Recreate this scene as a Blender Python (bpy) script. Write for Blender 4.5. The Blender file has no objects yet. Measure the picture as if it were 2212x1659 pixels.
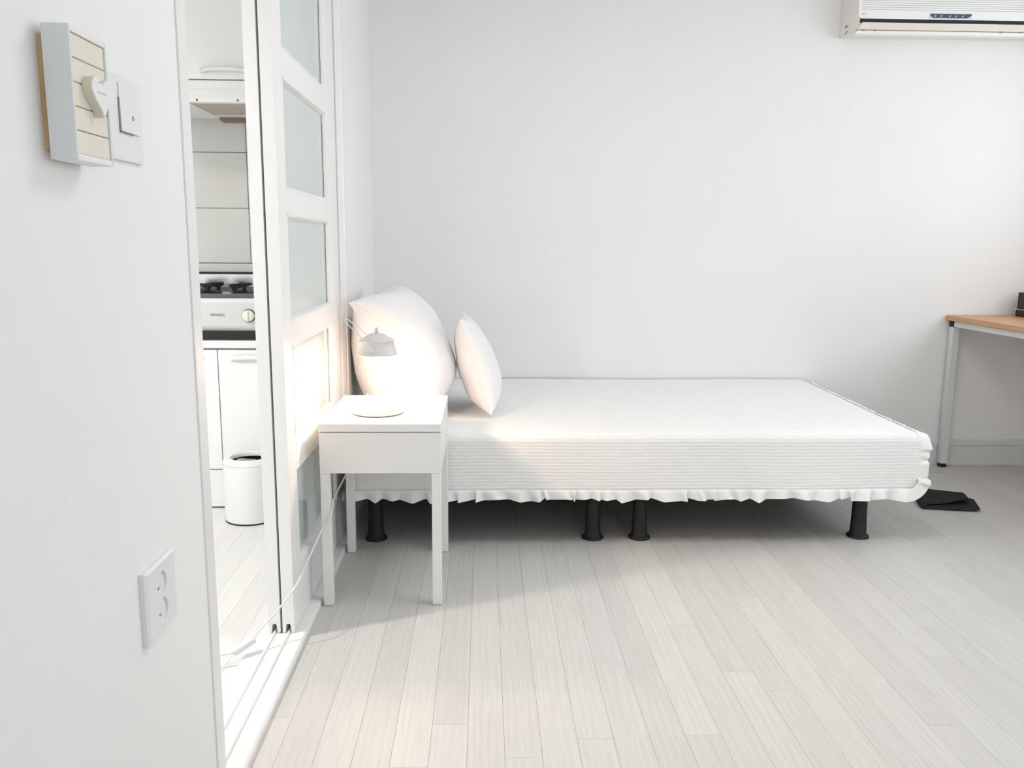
import bpy, bmesh, math, random
from mathutils import Vector, Matrix, noise
random.seed(7)
S = bpy.context.scene
COL = S.collection
PI = math.pi

# ------------------------------------------------------------------ camera
F, CX, CY, CAMH = 1800.0, 1106.0, 829.5, 1.10
def _d(u, v):
    return Vector(((u - CX) / F, (v - CY) / F, 1.0)).normalized()
_Y = _d(1045, 527)                       # vanishing point of the room's depth
_D = _d(1030, 11560)                     # vanishing point of the verticals
_D = (_D - _Y * _D.dot(_Y)).normalized()
_X = _D.cross(_Y)
_W = Matrix((_X, _Y, -_D))               # camera (x right, y down, z forward) -> world
cam = bpy.data.cameras.new('camera')
cam.sensor_width = 36.0
cam.lens = F / 2212.0 * 36.0
cam.clip_start = 0.05
cam_o = bpy.data.objects.new('camera', cam)
COL.objects.link(cam_o)
_R = Matrix((_W.col[0], -_W.col[1], -_W.col[2])).transposed()
cam_o.matrix_world = Matrix.Translation((0, 0, CAMH)) @ _R.to_4x4()
S.camera = cam_o

# ------------------------------------------------------------------ world, daylight, exposure
S.view_settings.view_transform = 'Standard'
S.view_settings.look = 'None'
S.view_settings.gamma = 1.0
S.view_settings.use_curve_mapping = False
S.view_settings.exposure = 0.13
S.cycles.max_bounces = 6
S.cycles.diffuse_bounces = 5
S.cycles.glossy_bounces = 3
S.cycles.transmission_bounces = 4
S.cycles.sample_clamp_indirect = 8.0
S.cycles.use_denoising = True
S.cycles.use_adaptive_sampling = True
S.cycles.adaptive_threshold = 0.10
S.cycles.adaptive_min_samples = 16

W = bpy.data.worlds.new('overcast_sky')
S.world = W
W.use_nodes = True
wb = W.node_tree.nodes['Background']
wb.inputs[0].default_value = (0.86, 0.93, 1.0, 1)
wb.inputs[1].default_value = 1.0

WIN_Y0, WIN_Y1, WIN_Z0, WIN_Z1 = 1.1, 3.72, 1.00, 2.15
XL, XR, YB, YF, ZC = -0.53, 2.90, 4.077, -1.60, 2.42

def area_light(name, loc, rot, sx, sy, power, col):
    l = bpy.data.lights.new(name, 'AREA')
    l.shape = 'RECTANGLE'; l.size = sx; l.size_y = sy
    l.energy = power; l.color = col
    o = bpy.data.objects.new(name, l); COL.objects.link(o)
    o.location = loc; o.rotation_euler = rot
    return o
# daylight standing in the window opening of the right wall
area_light('window_daylight', (XR + 0.02, (WIN_Y0 + WIN_Y1) / 2, (WIN_Z0 + WIN_Z1) / 2), (0, PI / 2, 0),
           WIN_Z1 - WIN_Z0 - 0.02, WIN_Y1 - WIN_Y0 - 0.02, 16.5, (0.91, 0.96, 1.0))
# frontal fill light, added in a made-up window opening behind the camera
area_light('rear_fill_light', (1.3, YF - 0.02, 1.50), (PI / 2, 0, 0), 1.88, 1.28, 11.0, (1.0, 0.985, 0.97))

KITCHEN_LAMP = 30.0
CEILING_FILL = 10.5
LAMP_WATTS = 8.0

# ------------------------------------------------------------------ materials
def mat(name, col, rough=0.5, var=0.03, scale=6.0, stretch=(1, 1, 1), bump=0.0, bscale=150.0,
        metal=0.0, coat=0.0, spec=0.5):
    m = bpy.data.materials.new(name); m.use_nodes = True
    nt = m.node_tree; N = nt.nodes; L = nt.links
    b = N['Principled BSDF']
    tc = N.new('ShaderNodeTexCoord'); mp = N.new('ShaderNodeMapping')
    mp.inputs['Scale'].default_value = stretch
    L.new(tc.outputs['Object'], mp.inputs['Vector'])
    no = N.new('ShaderNodeTexNoise'); no.inputs['Scale'].default_value = scale
    no.inputs['Detail'].default_value = 2
    L.new(mp.outputs[0], no.inputs['Vector'])
    r = N.new('ShaderNodeValToRGB')
    r.color_ramp.elements[0].position = 0.3; r.color_ramp.elements[1].position = 0.7
    r.color_ramp.elements[0].color = [max(0, c * (1 - var)) for c in col] + [1]
    r.color_ramp.elements[1].color = [min(1, c * (1 + var)) for c in col] + [1]
    L.new(no.outputs['Fac'], r.inputs[0]); L.new(r.outputs[0], b.inputs['Base Color'])
    b.inputs['Roughness'].default_value = rough
    b.inputs['Metallic'].default_value = metal
    b.inputs['Specular IOR Level'].default_value = spec
    if coat: b.inputs['Coat Weight'].default_value = coat; b.inputs['Coat Roughness'].default_value = 0.05
    if bump:
        n2 = N.new('ShaderNodeTexNoise'); n2.inputs['Scale'].default_value = bscale
        L.new(mp.outputs[0], n2.inputs['Vector'])
        bp = N.new('ShaderNodeBump'); bp.inputs['Strength'].default_value = bump
        bp.inputs['Distance'].default_value = 0.002
        L.new(n2.outputs['Fac'], bp.inputs['Height']); L.new(bp.outputs[0], b.inputs['Normal'])
    return m

M = {}
M['paper'] = mat('white_wallpaper', (0.885, 0.885, 0.88), 0.85, 0.008, 3, bump=0.0)
M['ceiling'] = mat('ceiling_paper', (0.91, 0.91, 0.905), 0.9, 0.01, 4)
M['paint'] = mat('white_gloss_paint', (0.86, 0.86, 0.855), 0.38, 0.012, 9)
M['track'] = mat('white_threshold_paint', (0.84, 0.84, 0.83), 0.35, 0.03, 14)
M['lacquer'] = mat('white_lacquer', (0.86, 0.855, 0.845), 0.35, 0.008, 10)
M['enamel'] = mat('white_enamelled_metal', (0.70, 0.68, 0.68), 0.3, 0.01, 12)
M['sheet'] = mat('white_cotton', (0.87, 0.86, 0.865), 0.9, 0.012, 30, bump=0.25, bscale=420)
M['quilt'] = mat('white_quilted_cotton', (0.88, 0.88, 0.875), 0.92, 0.012, 40, bump=0.4, bscale=300)
M['ruffle'] = mat('white_ruffle_cotton', (0.88, 0.88, 0.875), 0.92, 0.01, 30, bump=0.15, bscale=300)
M['mattress'] = mat('white_mattress_ticking', (0.82, 0.82, 0.80), 0.9, 0.02, 30)
M['blackcloth'] = mat('black_bed_base_cloth', (0.012, 0.012, 0.012), 0.95, 0.2, 40)
M['blackplastic'] = mat('black_plastic', (0.010, 0.010, 0.011), 0.6, 0.15, 30)
M['acbody'] = mat('ivory_aged_plastic', (0.80, 0.775, 0.72), 0.42, 0.03, 7)
M['acpanel'] = mat('white_plastic_panel', (0.90, 0.895, 0.885), 0.38, 0.01, 7)
M['aclouver'] = mat('cream_louver_plastic', (0.80, 0.745, 0.67), 0.45, 0.02, 9)
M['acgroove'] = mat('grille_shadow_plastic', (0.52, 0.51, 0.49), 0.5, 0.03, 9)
M['black'] = mat('matt_black', (0.008, 0.008, 0.010), 0.6, 0.1, 30)
M['display'] = mat('blue_black_display', (0.035, 0.075, 0.125), 0.15, 0.25, 25, coat=0.6)
M['symbol'] = mat('pale_blue_print', (0.55, 0.66, 0.75), 0.5, 0.02, 9)
M['greyprint'] = mat('pale_grey_print', (0.62, 0.62, 0.63), 0.5, 0.02, 9)
M['darkprint'] = mat('dark_print', (0.03, 0.03, 0.035), 0.5, 0.02, 9)
M['deskwood'] = mat('beech_laminate', (0.60, 0.335, 0.185), 0.42, 0.07, 14, (2, 14, 14))
M['steel'] = mat('pale_grey_powder_coat', (0.72, 0.75, 0.74), 0.4, 0.015, 12)
M['towel'] = mat('charcoal_terry', (0.042, 0.042, 0.042), 1.0, 0.35, 90, (1, 6, 1), bump=1.0, bscale=300, spec=0.1)
M['cream'] = mat('cream_painted_slat', (0.80, 0.77, 0.66), 0.6, 0.015, 12)
M['boxshade'] = mat('shaded_white_board', (0.74, 0.775, 0.78), 0.55, 0.015, 12)  # white side boards, their cool shading put into the colour
M['rawwood'] = mat('raw_plywood', (0.55, 0.38, 0.20), 0.7, 0.15, 14, (6, 6, 1))
M['heart'] = mat('white_heart_paint', (0.86, 0.86, 0.87), 0.5, 0.01, 12)
M['heartside'] = mat('cream_heart_edge', (0.72, 0.70, 0.60), 0.6, 0.02, 12)
M['switch'] = mat('white_switch_plastic', (0.83, 0.835, 0.835), 0.4, 0.008, 12)
M['socket'] = mat('grey_white_socket_plastic', (0.66, 0.66, 0.655), 0.35, 0.02, 12)
M['brass'] = mat('dull_brass', (0.42, 0.30, 0.16), 0.4, 0.1, 30, metal=0.8)
M['tile'] = mat('pale_grey_wall_tile', (0.74, 0.735, 0.71), 0.22, 0.02, 5, (1, 1, 4))
M['grout'] = mat('grey_grout', (0.50, 0.49, 0.47), 0.9, 0.03, 30)
M['cabinet'] = mat('white_gloss_cabinet', (0.86, 0.86, 0.86), 0.22, 0.006, 5)
M['counter'] = mat('white_marbled_counter', (0.82, 0.82, 0.82), 0.2, 0.05, 6)
M['stovegrey'] = mat('light_grey_stove_enamel', (0.62, 0.63, 0.63), 0.35, 0.01, 8)
M['chrome'] = mat('brushed_steel', (0.62, 0.63, 0.65), 0.18, 0.04, 8, metal=1.0)
M['darkrim'] = mat('dark_grey_stove_rim', (0.08, 0.085, 0.09), 0.4, 0.15, 30)
M['iron'] = mat('black_cast_iron', (0.015, 0.015, 0.016), 0.55, 0.2, 60, bump=0.4, bscale=400)
M['ivory'] = mat('ivory_knob_plastic', (0.78, 0.78, 0.70), 0.4, 0.02, 9)
M['filter'] = mat('beige_grease_filter', (0.56, 0.50, 0.42), 0.5, 0.08, 40, (20, 20, 1), bump=0.3)
M['brown'] = mat('brown_drip_tray', (0.23, 0.175, 0.13), 0.5, 0.1, 10)
M['bin'] = mat('white_bin_enamel', (0.85, 0.85, 0.86), 0.3, 0.006, 9)
M['bag'] = mat('grey_bin_bag', (0.38, 0.35, 0.33), 0.35, 0.3, 30, bump=0.8, bscale=40)
M['cord'] = mat('white_pvc_cord', (0.80, 0.80, 0.80), 0.45, 0.02, 20)
M['cordswitch'] = mat('lilac_white_switch', (0.74, 0.74, 0.80), 0.45, 0.01, 20)
M['darkbox'] = mat('dark_brown_card', (0.03, 0.02, 0.022), 0.6, 0.2, 20)
M['hole'] = mat('dark_roller_groove', (0.035, 0.02, 0.012), 0.8, 0.2, 40)
M['gap'] = mat('sealant_line', (0.30, 0.29, 0.27), 0.8, 0.15, 30)
M['winframe'] = mat('white_upvc', (0.84, 0.84, 0.84), 0.35, 0.01, 9)

def plank_material(name, c0, c1):
    m = bpy.data.materials.new(name); m.use_nodes = True
    nt = m.node_tree; N = nt.nodes; L = nt.links; b = N['Principled BSDF']
    tc = N.new('ShaderNodeTexCoord'); oi = N.new('ShaderNodeObjectInfo')
    mul = N.new('ShaderNodeMath'); mul.operation = 'MULTIPLY'; mul.inputs[1].default_value = 37.0
    L.new(oi.outputs['Random'], mul.inputs[0])
    add = N.new('ShaderNodeVectorMath'); add.operation = 'ADD'
    L.new(tc.outputs['Object'], add.inputs[0]); L.new(mul.outputs[0], add.inputs[1])
    mp = N.new('ShaderNodeMapping'); mp.inputs['Scale'].default_value = (70, 3.2, 1)
    L.new(add.outputs[0], mp.inputs['Vector'])
    no = N.new('ShaderNodeTexNoise'); no.inputs['Scale'].default_value = 2.0
    no.inputs['Detail'].default_value = 8; no.inputs['Distortion'].default_value = 0.6
    L.new(mp.outputs[0], no.inputs['Vector'])
    mp2 = N.new('ShaderNodeMapping'); mp2.inputs['Scale'].default_value = (11, 0.9, 1)
    L.new(add.outputs[0], mp2.inputs['Vector'])
    wv = N.new('ShaderNodeTexWave'); wv.inputs['Scale'].default_value = 1.6
    wv.inputs['Distortion'].default_value = 7.0; wv.inputs['Detail'].default_value = 3
    L.new(mp2.outputs[0], wv.inputs['Vector'])
    mx = N.new('ShaderNodeMix'); mx.data_type = 'FLOAT'; mx.inputs[0].default_value = 0.12
    L.new(no.outputs['Fac'], mx.inputs[2]); L.new(wv.outputs['Fac'], mx.inputs[3])
    r = N.new('ShaderNodeValToRGB')
    r.color_ramp.elements[0].position = 0.22; r.color_ramp.elements[1].position = 0.74
    r.color_ramp.elements[0].color = c0
    r.color_ramp.elements[1].color = c1
    L.new(mx.outputs[0], r.inputs[0])
    mr = N.new('ShaderNodeMapRange'); mr.inputs[3].default_value = 0.955; mr.inputs[4].default_value = 1.04
    L.new(oi.outputs['Random'], mr.inputs[0])
    hs = N.new('ShaderNodeHueSaturation'); L.new(mr.outputs[0], hs.inputs['Value'])
    L.new(r.outputs[0], hs.inputs['Color']); L.new(hs.outputs[0], b.inputs['Base Color'])
    b.inputs['Roughness'].default_value = 0.42
    b.inputs['Specular IOR Level'].default_value = 0.4
    bp = N.new('ShaderNodeBump'); bp.inputs['Strength'].default_value = 0.12; bp.inputs['Distance'].default_value = 0.001
    L.new(no.outputs['Fac'], bp.inputs['Height']); L.new(bp.outputs[0], b.inputs['Normal'])
    return m
M['plank'] = plank_material('pale_oak_plank', (0.555, 0.540, 0.515, 1), (0.640, 0.625, 0.600, 1))
M['litplank'] = plank_material('lit_kitchen_plank', (0.77, 0.76, 0.74, 1), (0.85, 0.84, 0.825, 1))  # kitchen brightness painted in: lighter copy of the bedroom plank colours

def frosted_material():
    m = bpy.data.materials.new('aqua_back_frosted_glass'); m.use_nodes = True
    nt = m.node_tree; N = nt.nodes; L = nt.links; b = N['Principled BSDF']
    tc = N.new('ShaderNodeTexCoord'); no = N.new('ShaderNodeTexNoise'); no.inputs['Scale'].default_value = 4
    L.new(tc.outputs['Object'], no.inputs['Vector'])
    r = N.new('ShaderNodeValToRGB')
    r.color_ramp.elements[0].color = (0.72, 0.80, 0.785, 1); r.color_ramp.elements[1].color = (0.75, 0.83, 0.815, 1)
    L.new(no.outputs['Fac'], r.inputs[0]); L.new(r.outputs[0], b.inputs['Base Color'])
    b.inputs['Roughness'].default_value = 0.03; b.inputs['IOR'].default_value = 1.6
    t = N.new('ShaderNodeBsdfTranslucent'); L.new(r.outputs[0], t.inputs['Color'])
    mx = N.new('ShaderNodeMixShader'); mx.inputs[0].default_value = 0.12
    L.new(b.outputs[0], mx.inputs[1]); L.new(t.outputs[0], mx.inputs[2])
    L.new(mx.outputs[0], N['Material Output'].inputs[0])
    return m
M['frosted'] = frosted_material()

def clear_glass():
    m = bpy.data.materials.new('clear_window_glass'); m.use_nodes = True
    b = m.node_tree.nodes['Principled BSDF']
    b.inputs['Transmission Weight'].default_value = 1.0; b.inputs['Roughness'].default_value = 0.0
    b.inputs['IOR'].default_value = 1.02
    n = m.node_tree.nodes.new('ShaderNodeTexNoise'); r = m.node_tree.nodes.new('ShaderNodeValToRGB')
    r.color_ramp.elements[0].color = (0.96, 0.98, 0.98, 1); r.color_ramp.elements[1].color = (0.99, 1, 1, 1)
    m.node_tree.links.new(n.outputs['Fac'], r.inputs[0]); m.node_tree.links.new(r.outputs[0], b.inputs['Base Color'])
    return m
M['glass'] = clear_glass()

def glow(name, col, strength, sample=False):
    m = bpy.data.materials.new(name); m.use_nodes = True
    nt = m.node_tree; b = nt.nodes['Principled BSDF']
    n = nt.nodes.new('ShaderNodeTexNoise'); r = nt.nodes.new('ShaderNodeValToRGB')
    r.color_ramp.elements[0].color = [c * 0.98 for c in col] + [1]; r.color_ramp.elements[1].color = list(col) + [1]
    nt.links.new(n.outputs['Fac'], r.inputs[0]); nt.links.new(r.outputs[0], b.inputs['Emission Color'])
    b.inputs['Emission Strength'].default_value = strength
    if not sample: m.cycles.emission_sampling = 'NONE'
    return m

# ------------------------------------------------------------------ helpers
WORLD = {}                               # object -> world origin (nothing is rotated by its parent)
def V(*a): return Vector(a[0]) if len(a) == 1 else Vector(a)
def link(o, parent, origin):
    COL.objects.link(o)
    WORLD[o.name] = Vector(origin)
    if parent is not None:
        o.parent = parent
        o.location = Vector(origin) - WORLD[parent.name]
    else:
        o.location = Vector(origin)
    return o
def tag(o, label=None, cat=None, group=None, kind=None):
    if label: o['label'] = label
    if cat: o['category'] = cat
    if group: o['group'] = group
    if kind: o['kind'] = kind
    return o
def thing(name, loc, label, cat, group=None, kind=None):
    o = bpy.data.objects.new(name, None); o.empty_display_size = 0.05
    link(o, None, loc)
    return tag(o, label, cat, group, kind)
def finish(name, bm, m, parent=None, smooth=False, origin=None):
    """bm in world coordinates -> one mesh object whose origin is its box centre"""
    if origin is None:
        xs = [v.co for v in bm.verts]
        mn = Vector((min(v.x for v in xs), min(v.y for v in xs), min(v.z for v in xs)))
        mxv = Vector((max(v.x for v in xs), max(v.y for v in xs), max(v.z for v in xs)))
        origin = (mn + mxv) / 2
    bmesh.ops.translate(bm, verts=bm.verts, vec=-Vector(origin))
    bmesh.ops.recalc_face_normals(bm, faces=bm.faces)
    me = bpy.data.meshes.new(name); bm.to_mesh(me); bm.free()
    if smooth:
        for p in me.polygons: p.use_smooth = True
    me.materials.append(m)
    return link(bpy.data.objects.new(name, me), parent, origin)
def bm_box(bm, x0, x1, y0, y1, z0, z1, bevel=0.0, seg=2):
    vs = [bm.verts.new(p) for p in ((x0, y0, z0), (x1, y0, z0), (x1, y1, z0), (x0, y1, z0),
                                    (x0, y0, z1), (x1, y0, z1), (x1, y1, z1), (x0, y1, z1))]
    fs = [bm.faces.new([vs[i] for i in q]) for q in ((0, 3, 2, 1), (4, 5, 6, 7), (0, 1, 5, 4), (1, 2, 6, 5), (2, 3, 7, 6), (3, 0, 4, 7))]
    if bevel:
        es = list({e for f in fs for e in f.edges})
        bmesh.ops.bevel(bm, geom=es, offset=bevel, segments=seg, affect='EDGES', profile=0.5)
def box(name, x0, x1, y0, y1, z0, z1, m, parent=None, bevel=0.0, seg=2):
    bm = bmesh.new(); bm_box(bm, x0, x1, y0, y1, z0, z1, bevel, seg)
    return finish(name, bm, m, parent)
def boxes(name, lst, m, parent=None, bevel=0.0):
    bm = bmesh.new()
    for b in lst: bm_box(bm, *b, bevel=bevel)
    return finish(name, bm, m, parent)
def bm_extrude(bm, pts, axis, a, b):
    """closed polygon pts (2D) extruded along axis from a to b; 'x': (y,z), 'y': (x,z), 'z': (x,y)"""
    def P(p, t):
        return {'x': (t, p[0], p[1]), 'y': (p[0], t, p[1]), 'z': (p[0], p[1], t)}[axis]
    A = [bm.verts.new(P(p, a)) for p in pts]; B = [bm.verts.new(P(p, b)) for p in pts]
    n = len(pts)
    for i in range(n): bm.faces.new((A[i], A[(i + 1) % n], B[(i + 1) % n], B[i]))
    bm.faces.new(A[::-1]); bm.faces.new(B)
def extrude(name, pts, axis, a, b, m, parent=None, smooth=False):
    bm = bmesh.new(); bm_extrude(bm, pts, axis, a, b)
    return finish(name, bm, m, parent, smooth)
def bm_lathe(bm, prof, c, n=32):
    rings = []
    for r, z in prof:
        if r < 1e-6: rings.append([bm.verts.new((c[0], c[1], c[2] + z))])
        else: rings.append([bm.verts.new((c[0] + r * math.cos(2 * PI * k / n), c[1] + r * math.sin(2 * PI * k / n), c[2] + z)) for k in range(n)])
    for A, B in zip(rings, rings[1:]):
        for k in range(n):
            k2 = (k + 1) % n
            if len(A) == 1 and len(B) == 1: continue
            if len(A) == 1: bm.faces.new((A[0], B[k2], B[k]))
            elif len(B) == 1: bm.faces.new((A[k], A[k2], B[0]))
            else: bm.faces.new((A[k], A[k2], B[k2], B[k]))
def lathe(name, prof, c, m, parent=None, n=32, smooth=True):
    bm = bmesh.new(); bm_lathe(bm, prof, c, n)
    o = finish(name, bm, m, parent, False)
    if smooth: smooth_by_angle(o, 40)
    return o
def smooth_by_angle(o, deg):
    me = o.data
    for p in me.polygons: p.use_smooth = True
    bm = bmesh.new(); bm.from_mesh(me)
    lim = math.radians(deg)
    for e in bm.edges:
        e.smooth = not (len(e.link_faces) == 2 and e.calc_face_angle(0) > lim)
    bm.to_mesh(me); bm.free()
def bm_tube(bm, pts, r, n=8, closed=False):
    pts = [Vector(p) for p in pts]; rings = []
    N = len(pts); up = None
    for i, p in enumerate(pts):
        a = pts[(i - 1) % N] if (closed or i > 0) else pts[i]
        b = pts[(i + 1) % N] if (closed or i < N - 1) else pts[i]
        t = (b - a).normalized()
        if up is None:
            up = Vector((0, 0, 1)) if abs(t.z) < 0.9 else Vector((1, 0, 0))
        s = t.cross(up).normalized(); up = s.cross(t).normalized()
        rr = r[i] if isinstance(r, (list, tuple)) else r
        rings.append([bm.verts.new(p + (s * math.cos(2 * PI * k / n) + up * math.sin(2 * PI * k / n)) * rr) for k in range(n)])
    m = N if closed else N - 1
    for i in range(m):
        A, B = rings[i], rings[(i + 1) % N]
        for k in range(n): bm.faces.new((A[k], A[(k + 1) % n], B[(k + 1) % n], B[k]))
    if not closed:
        bm.faces.new(rings[0][::-1]); bm.faces.new(rings[-1])
def tube(name, pts, r, m, parent=None, n=8, closed=False):
    bm = bmesh.new(); bm_tube(bm, pts, r, n, closed)
    return finish(name, bm, m, parent, True)
def catmull(pts, k=8):
    P = [Vector(p) for p in pts]; P = [2 * P[0] - P[1]] + P + [2 * P[-1] - P[-2]]
    out = []
    for i in range(1, len(P) - 2):
        for j in range(k):
            t = j / k
            out.append(0.5 * ((2 * P[i]) + (P[i + 1] - P[i - 1]) * t + (2 * P[i - 1] - 5 * P[i] + 4 * P[i + 1] - P[i + 2]) * t * t
                              + (3 * P[i] - P[i - 1] - 3 * P[i + 1] + P[i + 2]) * t ** 3))
    out.append(P[-2]); return out
def text(name, s, size, loc, m, parent, sx=1.0, rot=(PI / 2, 0, 0), ext=0.0004):
    c = bpy.data.curves.new(name, 'FONT'); c.body = s; c.size = size; c.extrude = ext
    c.align_x = 'CENTER'; c.align_y = 'CENTER'
    t = bpy.data.objects.new(name + '_tmp', c); COL.objects.link(t)
    bpy.context.view_layer.update()
    me = bpy.data.meshes.new_from_object(t.evaluated_get(bpy.context.evaluated_depsgraph_get()))
    bpy.data.objects.remove(t); bpy.data.curves.remove(c)
    from mathutils import Euler
    me.transform(Euler(rot).to_matrix().to_4x4() @ Matrix.Diagonal((sx, 1, 1, 1)))
    me.name = name; me.materials.clear(); me.materials.append(m)
    return link(bpy.data.objects.new(name, me), parent, loc)

# ================================================================== THE SETTING
def struct(o, label=None, cat=None):
    return tag(o, label, cat, kind='structure')

# floor: slab with single planks laid along the room
floor = struct(box('floor', XL - 0.001, XR, YF, YB, -0.10, -0.0045, M['plank']), 'pale whitewashed oak plank floor of the bedroom', 'floor')
def plank_mesh(w, l, m):
    bm = bmesh.new(); g = 0.0002; c = 0.0004
    x, y = w / 2 - g, l / 2 - g
    lo = [bm.verts.new(p) for p in ((-x, -y, -0.0045), (x, -y, -0.0045), (x, y, -0.0045), (-x, y, -0.0045))]
    mi = [bm.verts.new(p) for p in ((-x, -y, -c), (x, -y, -c), (x, y, -c), (-x, y, -c))]
    hi = [bm.verts.new(p) for p in ((-x + c, -y + c, 0), (x - c, -y + c, 0), (x - c, y - c, 0), (-x + c, y - c, 0))]
    for A, B in ((lo, mi), (mi, hi)):
        for k in range(4): bm.faces.new((A[k], A[(k + 1) % 4], B[(k + 1) % 4], B[k]))
    bm.faces.new(hi)
    me = bpy.data.meshes.new('plank'); bm.to_mesh(me); bm.free(); me.materials.append(m)
    return me
PM = {}
def lay_planks(parent, x0, x1, y0, y1, w, l, m):
    x = x0
    while x < x1 - 0.005:
        ww = min(w, x1 - x); y = y0 - random.random() * l
        while y < y1 - 0.005:
            a = max(y, y0); b = min(y + l, y1)
            if b - a > 0.02:
                key = (round(ww, 4), round(b - a, 2), m.name)
                if key not in PM: PM[key] = plank_mesh(ww, round(b - a, 4), m)
                o = bpy.data.objects.new('plank', PM[key])
                link(o, parent, (x + ww / 2, (a + b) / 2, 0))
            y += l
        x += w
lay_planks(floor, XL, XR, YF, YB, 0.0825, 0.93, M['plank'])

struct(box('ceiling', -2.72, XR + 0.12, YF - 0.12, YB + 0.12, ZC, ZC + 0.1, M['ceiling']), 'plain white ceiling over both rooms', 'ceiling')
struct(box('wall_back', -0.64, XR + 0.12, YB, YB + 0.12, -0.1, ZC, M['paper']), 'white papered wall behind the bed', 'wall')
# left wall with the doorway
OP0, OP1, OPT = 1.575, 3.098, 2.06
struct(boxes('wall_left', [(XL - 0.11, XL, YF, OP0, -0.1, ZC), (XL - 0.11, XL, OP1, YB, -0.1, ZC),
                           (XL - 0.11, XL, OP0, OP1, OPT, ZC)], M['paper']), 'white left wall with the doorway to the kitchen', 'wall')
# right wall with its window
struct(boxes('wall_right', [(XR, XR + 0.12, YF, WIN_Y0, -0.1, ZC), (XR, XR + 0.12, WIN_Y1, YB, -0.1, ZC),
                            (XR, XR + 0.12, WIN_Y0, WIN_Y1, -0.1, WIN_Z0), (XR, XR + 0.12, WIN_Y0, WIN_Y1, WIN_Z1, ZC)], M['paper']), 'white right wall with a wide window', 'wall')
struct(boxes('wall_front', [(XL - 0.11, 0.35, YF - 0.12, YF, -0.1, ZC), (2.25, XR + 0.12, YF - 0.12, YF, -0.1, ZC),
                            (0.35, 2.25, YF - 0.12, YF, -0.1, 0.85), (0.35, 2.25, YF - 0.12, YF, 2.15, ZC)], M['paper']), 'white wall behind the camera', 'wall')
def window(name, plane, a0, a1, z0, z1, off, label):
    """plane 'x' or 'y' at off; frame + mullion + two panes"""
    def B(nm, p0, p1, q0, q1, d, m, par):
        if plane == 'x': return box(nm, off - d, off + d, p0, p1, q0, q1, m, par)
        return box(nm, p0, p1, off - d, off + d, q0, q1, m, par)
    loc = (off, (a0 + a1) / 2, z0) if plane == 'x' else ((a0 + a1) / 2, off, z0)
    w = thing(name, loc, label, 'window', kind='structure')
    t = 0.045; mid = (a0 + a1) / 2
    B('frame_rail', a0, a1, z0, z0 + t, 0.03, M['winframe'], w); B('frame_rail', a0, a1, z1 - t, z1, 0.03, M['winframe'], w)
    for a in (a0, mid - t / 2, a1 - t): B('frame_stile', a, a + t, z0 + t, z1 - t, 0.03, M['winframe'], w)
    B('pane', a0 + t, mid - t / 2, z0 + t, z1 - t, 0.003, M['glass'], w); B('pane', mid + t / 2, a1 - t, z0 + t, z1 - t, 0.003, M['glass'], w)
window('window_1', 'x', WIN_Y0, WIN_Y1, WIN_Z0, WIN_Z1, XR + 0.06, 'wide window in the right wall over the desk')
window('window_fill', 'y', 0.35, 2.25, 0.85, 2.15, YF - 0.06, 'added unseen window behind the camera for fill light')  # made-up window, holds the frontal fill light

# baseboards
bb = extrude('baseboard_back', [(YB, 0), (YB - 0.010, 0), (YB - 0.010, 0.100), (YB - 0.016, 0.104), (YB - 0.016, 0.126), (YB - 0.010, 0.131), (YB, 0.131)],
             'x', XL + 0.012, XR, M['steel']); struct(bb, 'grey white baseboard along the back wall under the desk', 'baseboard')
bl = extrude('baseboard_left', [(XL, 0), (XL + 0.010, 0), (XL + 0.010, 0.125), (XL + 0.004, 0.131), (XL, 0.131)], 'y', OP1 + 0.145, YB - 0.02, M['paint'])
struct(bl, 'short white baseboard behind the bed head', 'baseboard')

# casings round the doorway
struct(boxes('trim_1', [(XL - 0.11, XL + 0.0035, OP0 - 0.044, OP0, 0.0, OPT)], M['paint'], bevel=0.001), 'narrow white casing at the near edge of the doorway', 'trim')
struct(extrude('trim_2', [(XL - 0.11, OP1), (XL - 0.11, OP1 + 0.02), (XL, OP1 + 0.02), (XL, OP1 + 0.140), (XL + 0.010, OP1 + 0.140), (XL + 0.016, OP1 + 0.125),
                          (XL + 0.016, OP1 + 0.060), (XL + 0.012, OP1 + 0.056), (XL + 0.012, OP1 + 0.044), (XL + 0.005, OP1)], 'z', 0.0, OPT + 0.05, M['paint']),
       'white moulded casing between sliding door and bed', 'trim')
struct(box('trim_3', XL - 0.11, XL + 0.012, OP0, OP1, OPT - 0.03, OPT + 0.05, M['paint']), 'white casing over the doorway', 'trim')
# threshold with two raised rails
th = struct(extrude('trim_4', [(XL - 0.108, 0.0), (XL + 0.033, 0.0), (XL + 0.033, 0.013), (XL + 0.028, 0.018), (XL - 0.104, 0.018), (XL - 0.108, 0.014)],
                    'y', OP0, OP1 + 0.004, M['track']), 'white painted sliding door threshold with two running rails', 'threshold')
for xr in (XL - 0.0160, XL - 0.0550):
    extrude('running_rail', [(xr - 0.004, 0.018), (xr + 0.004, 0.018), (xr + 0.0025, 0.024), (xr - 0.0025, 0.024)], 'y', OP0 + 0.002, OP1 - 0.002, M['track'], th)

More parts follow.
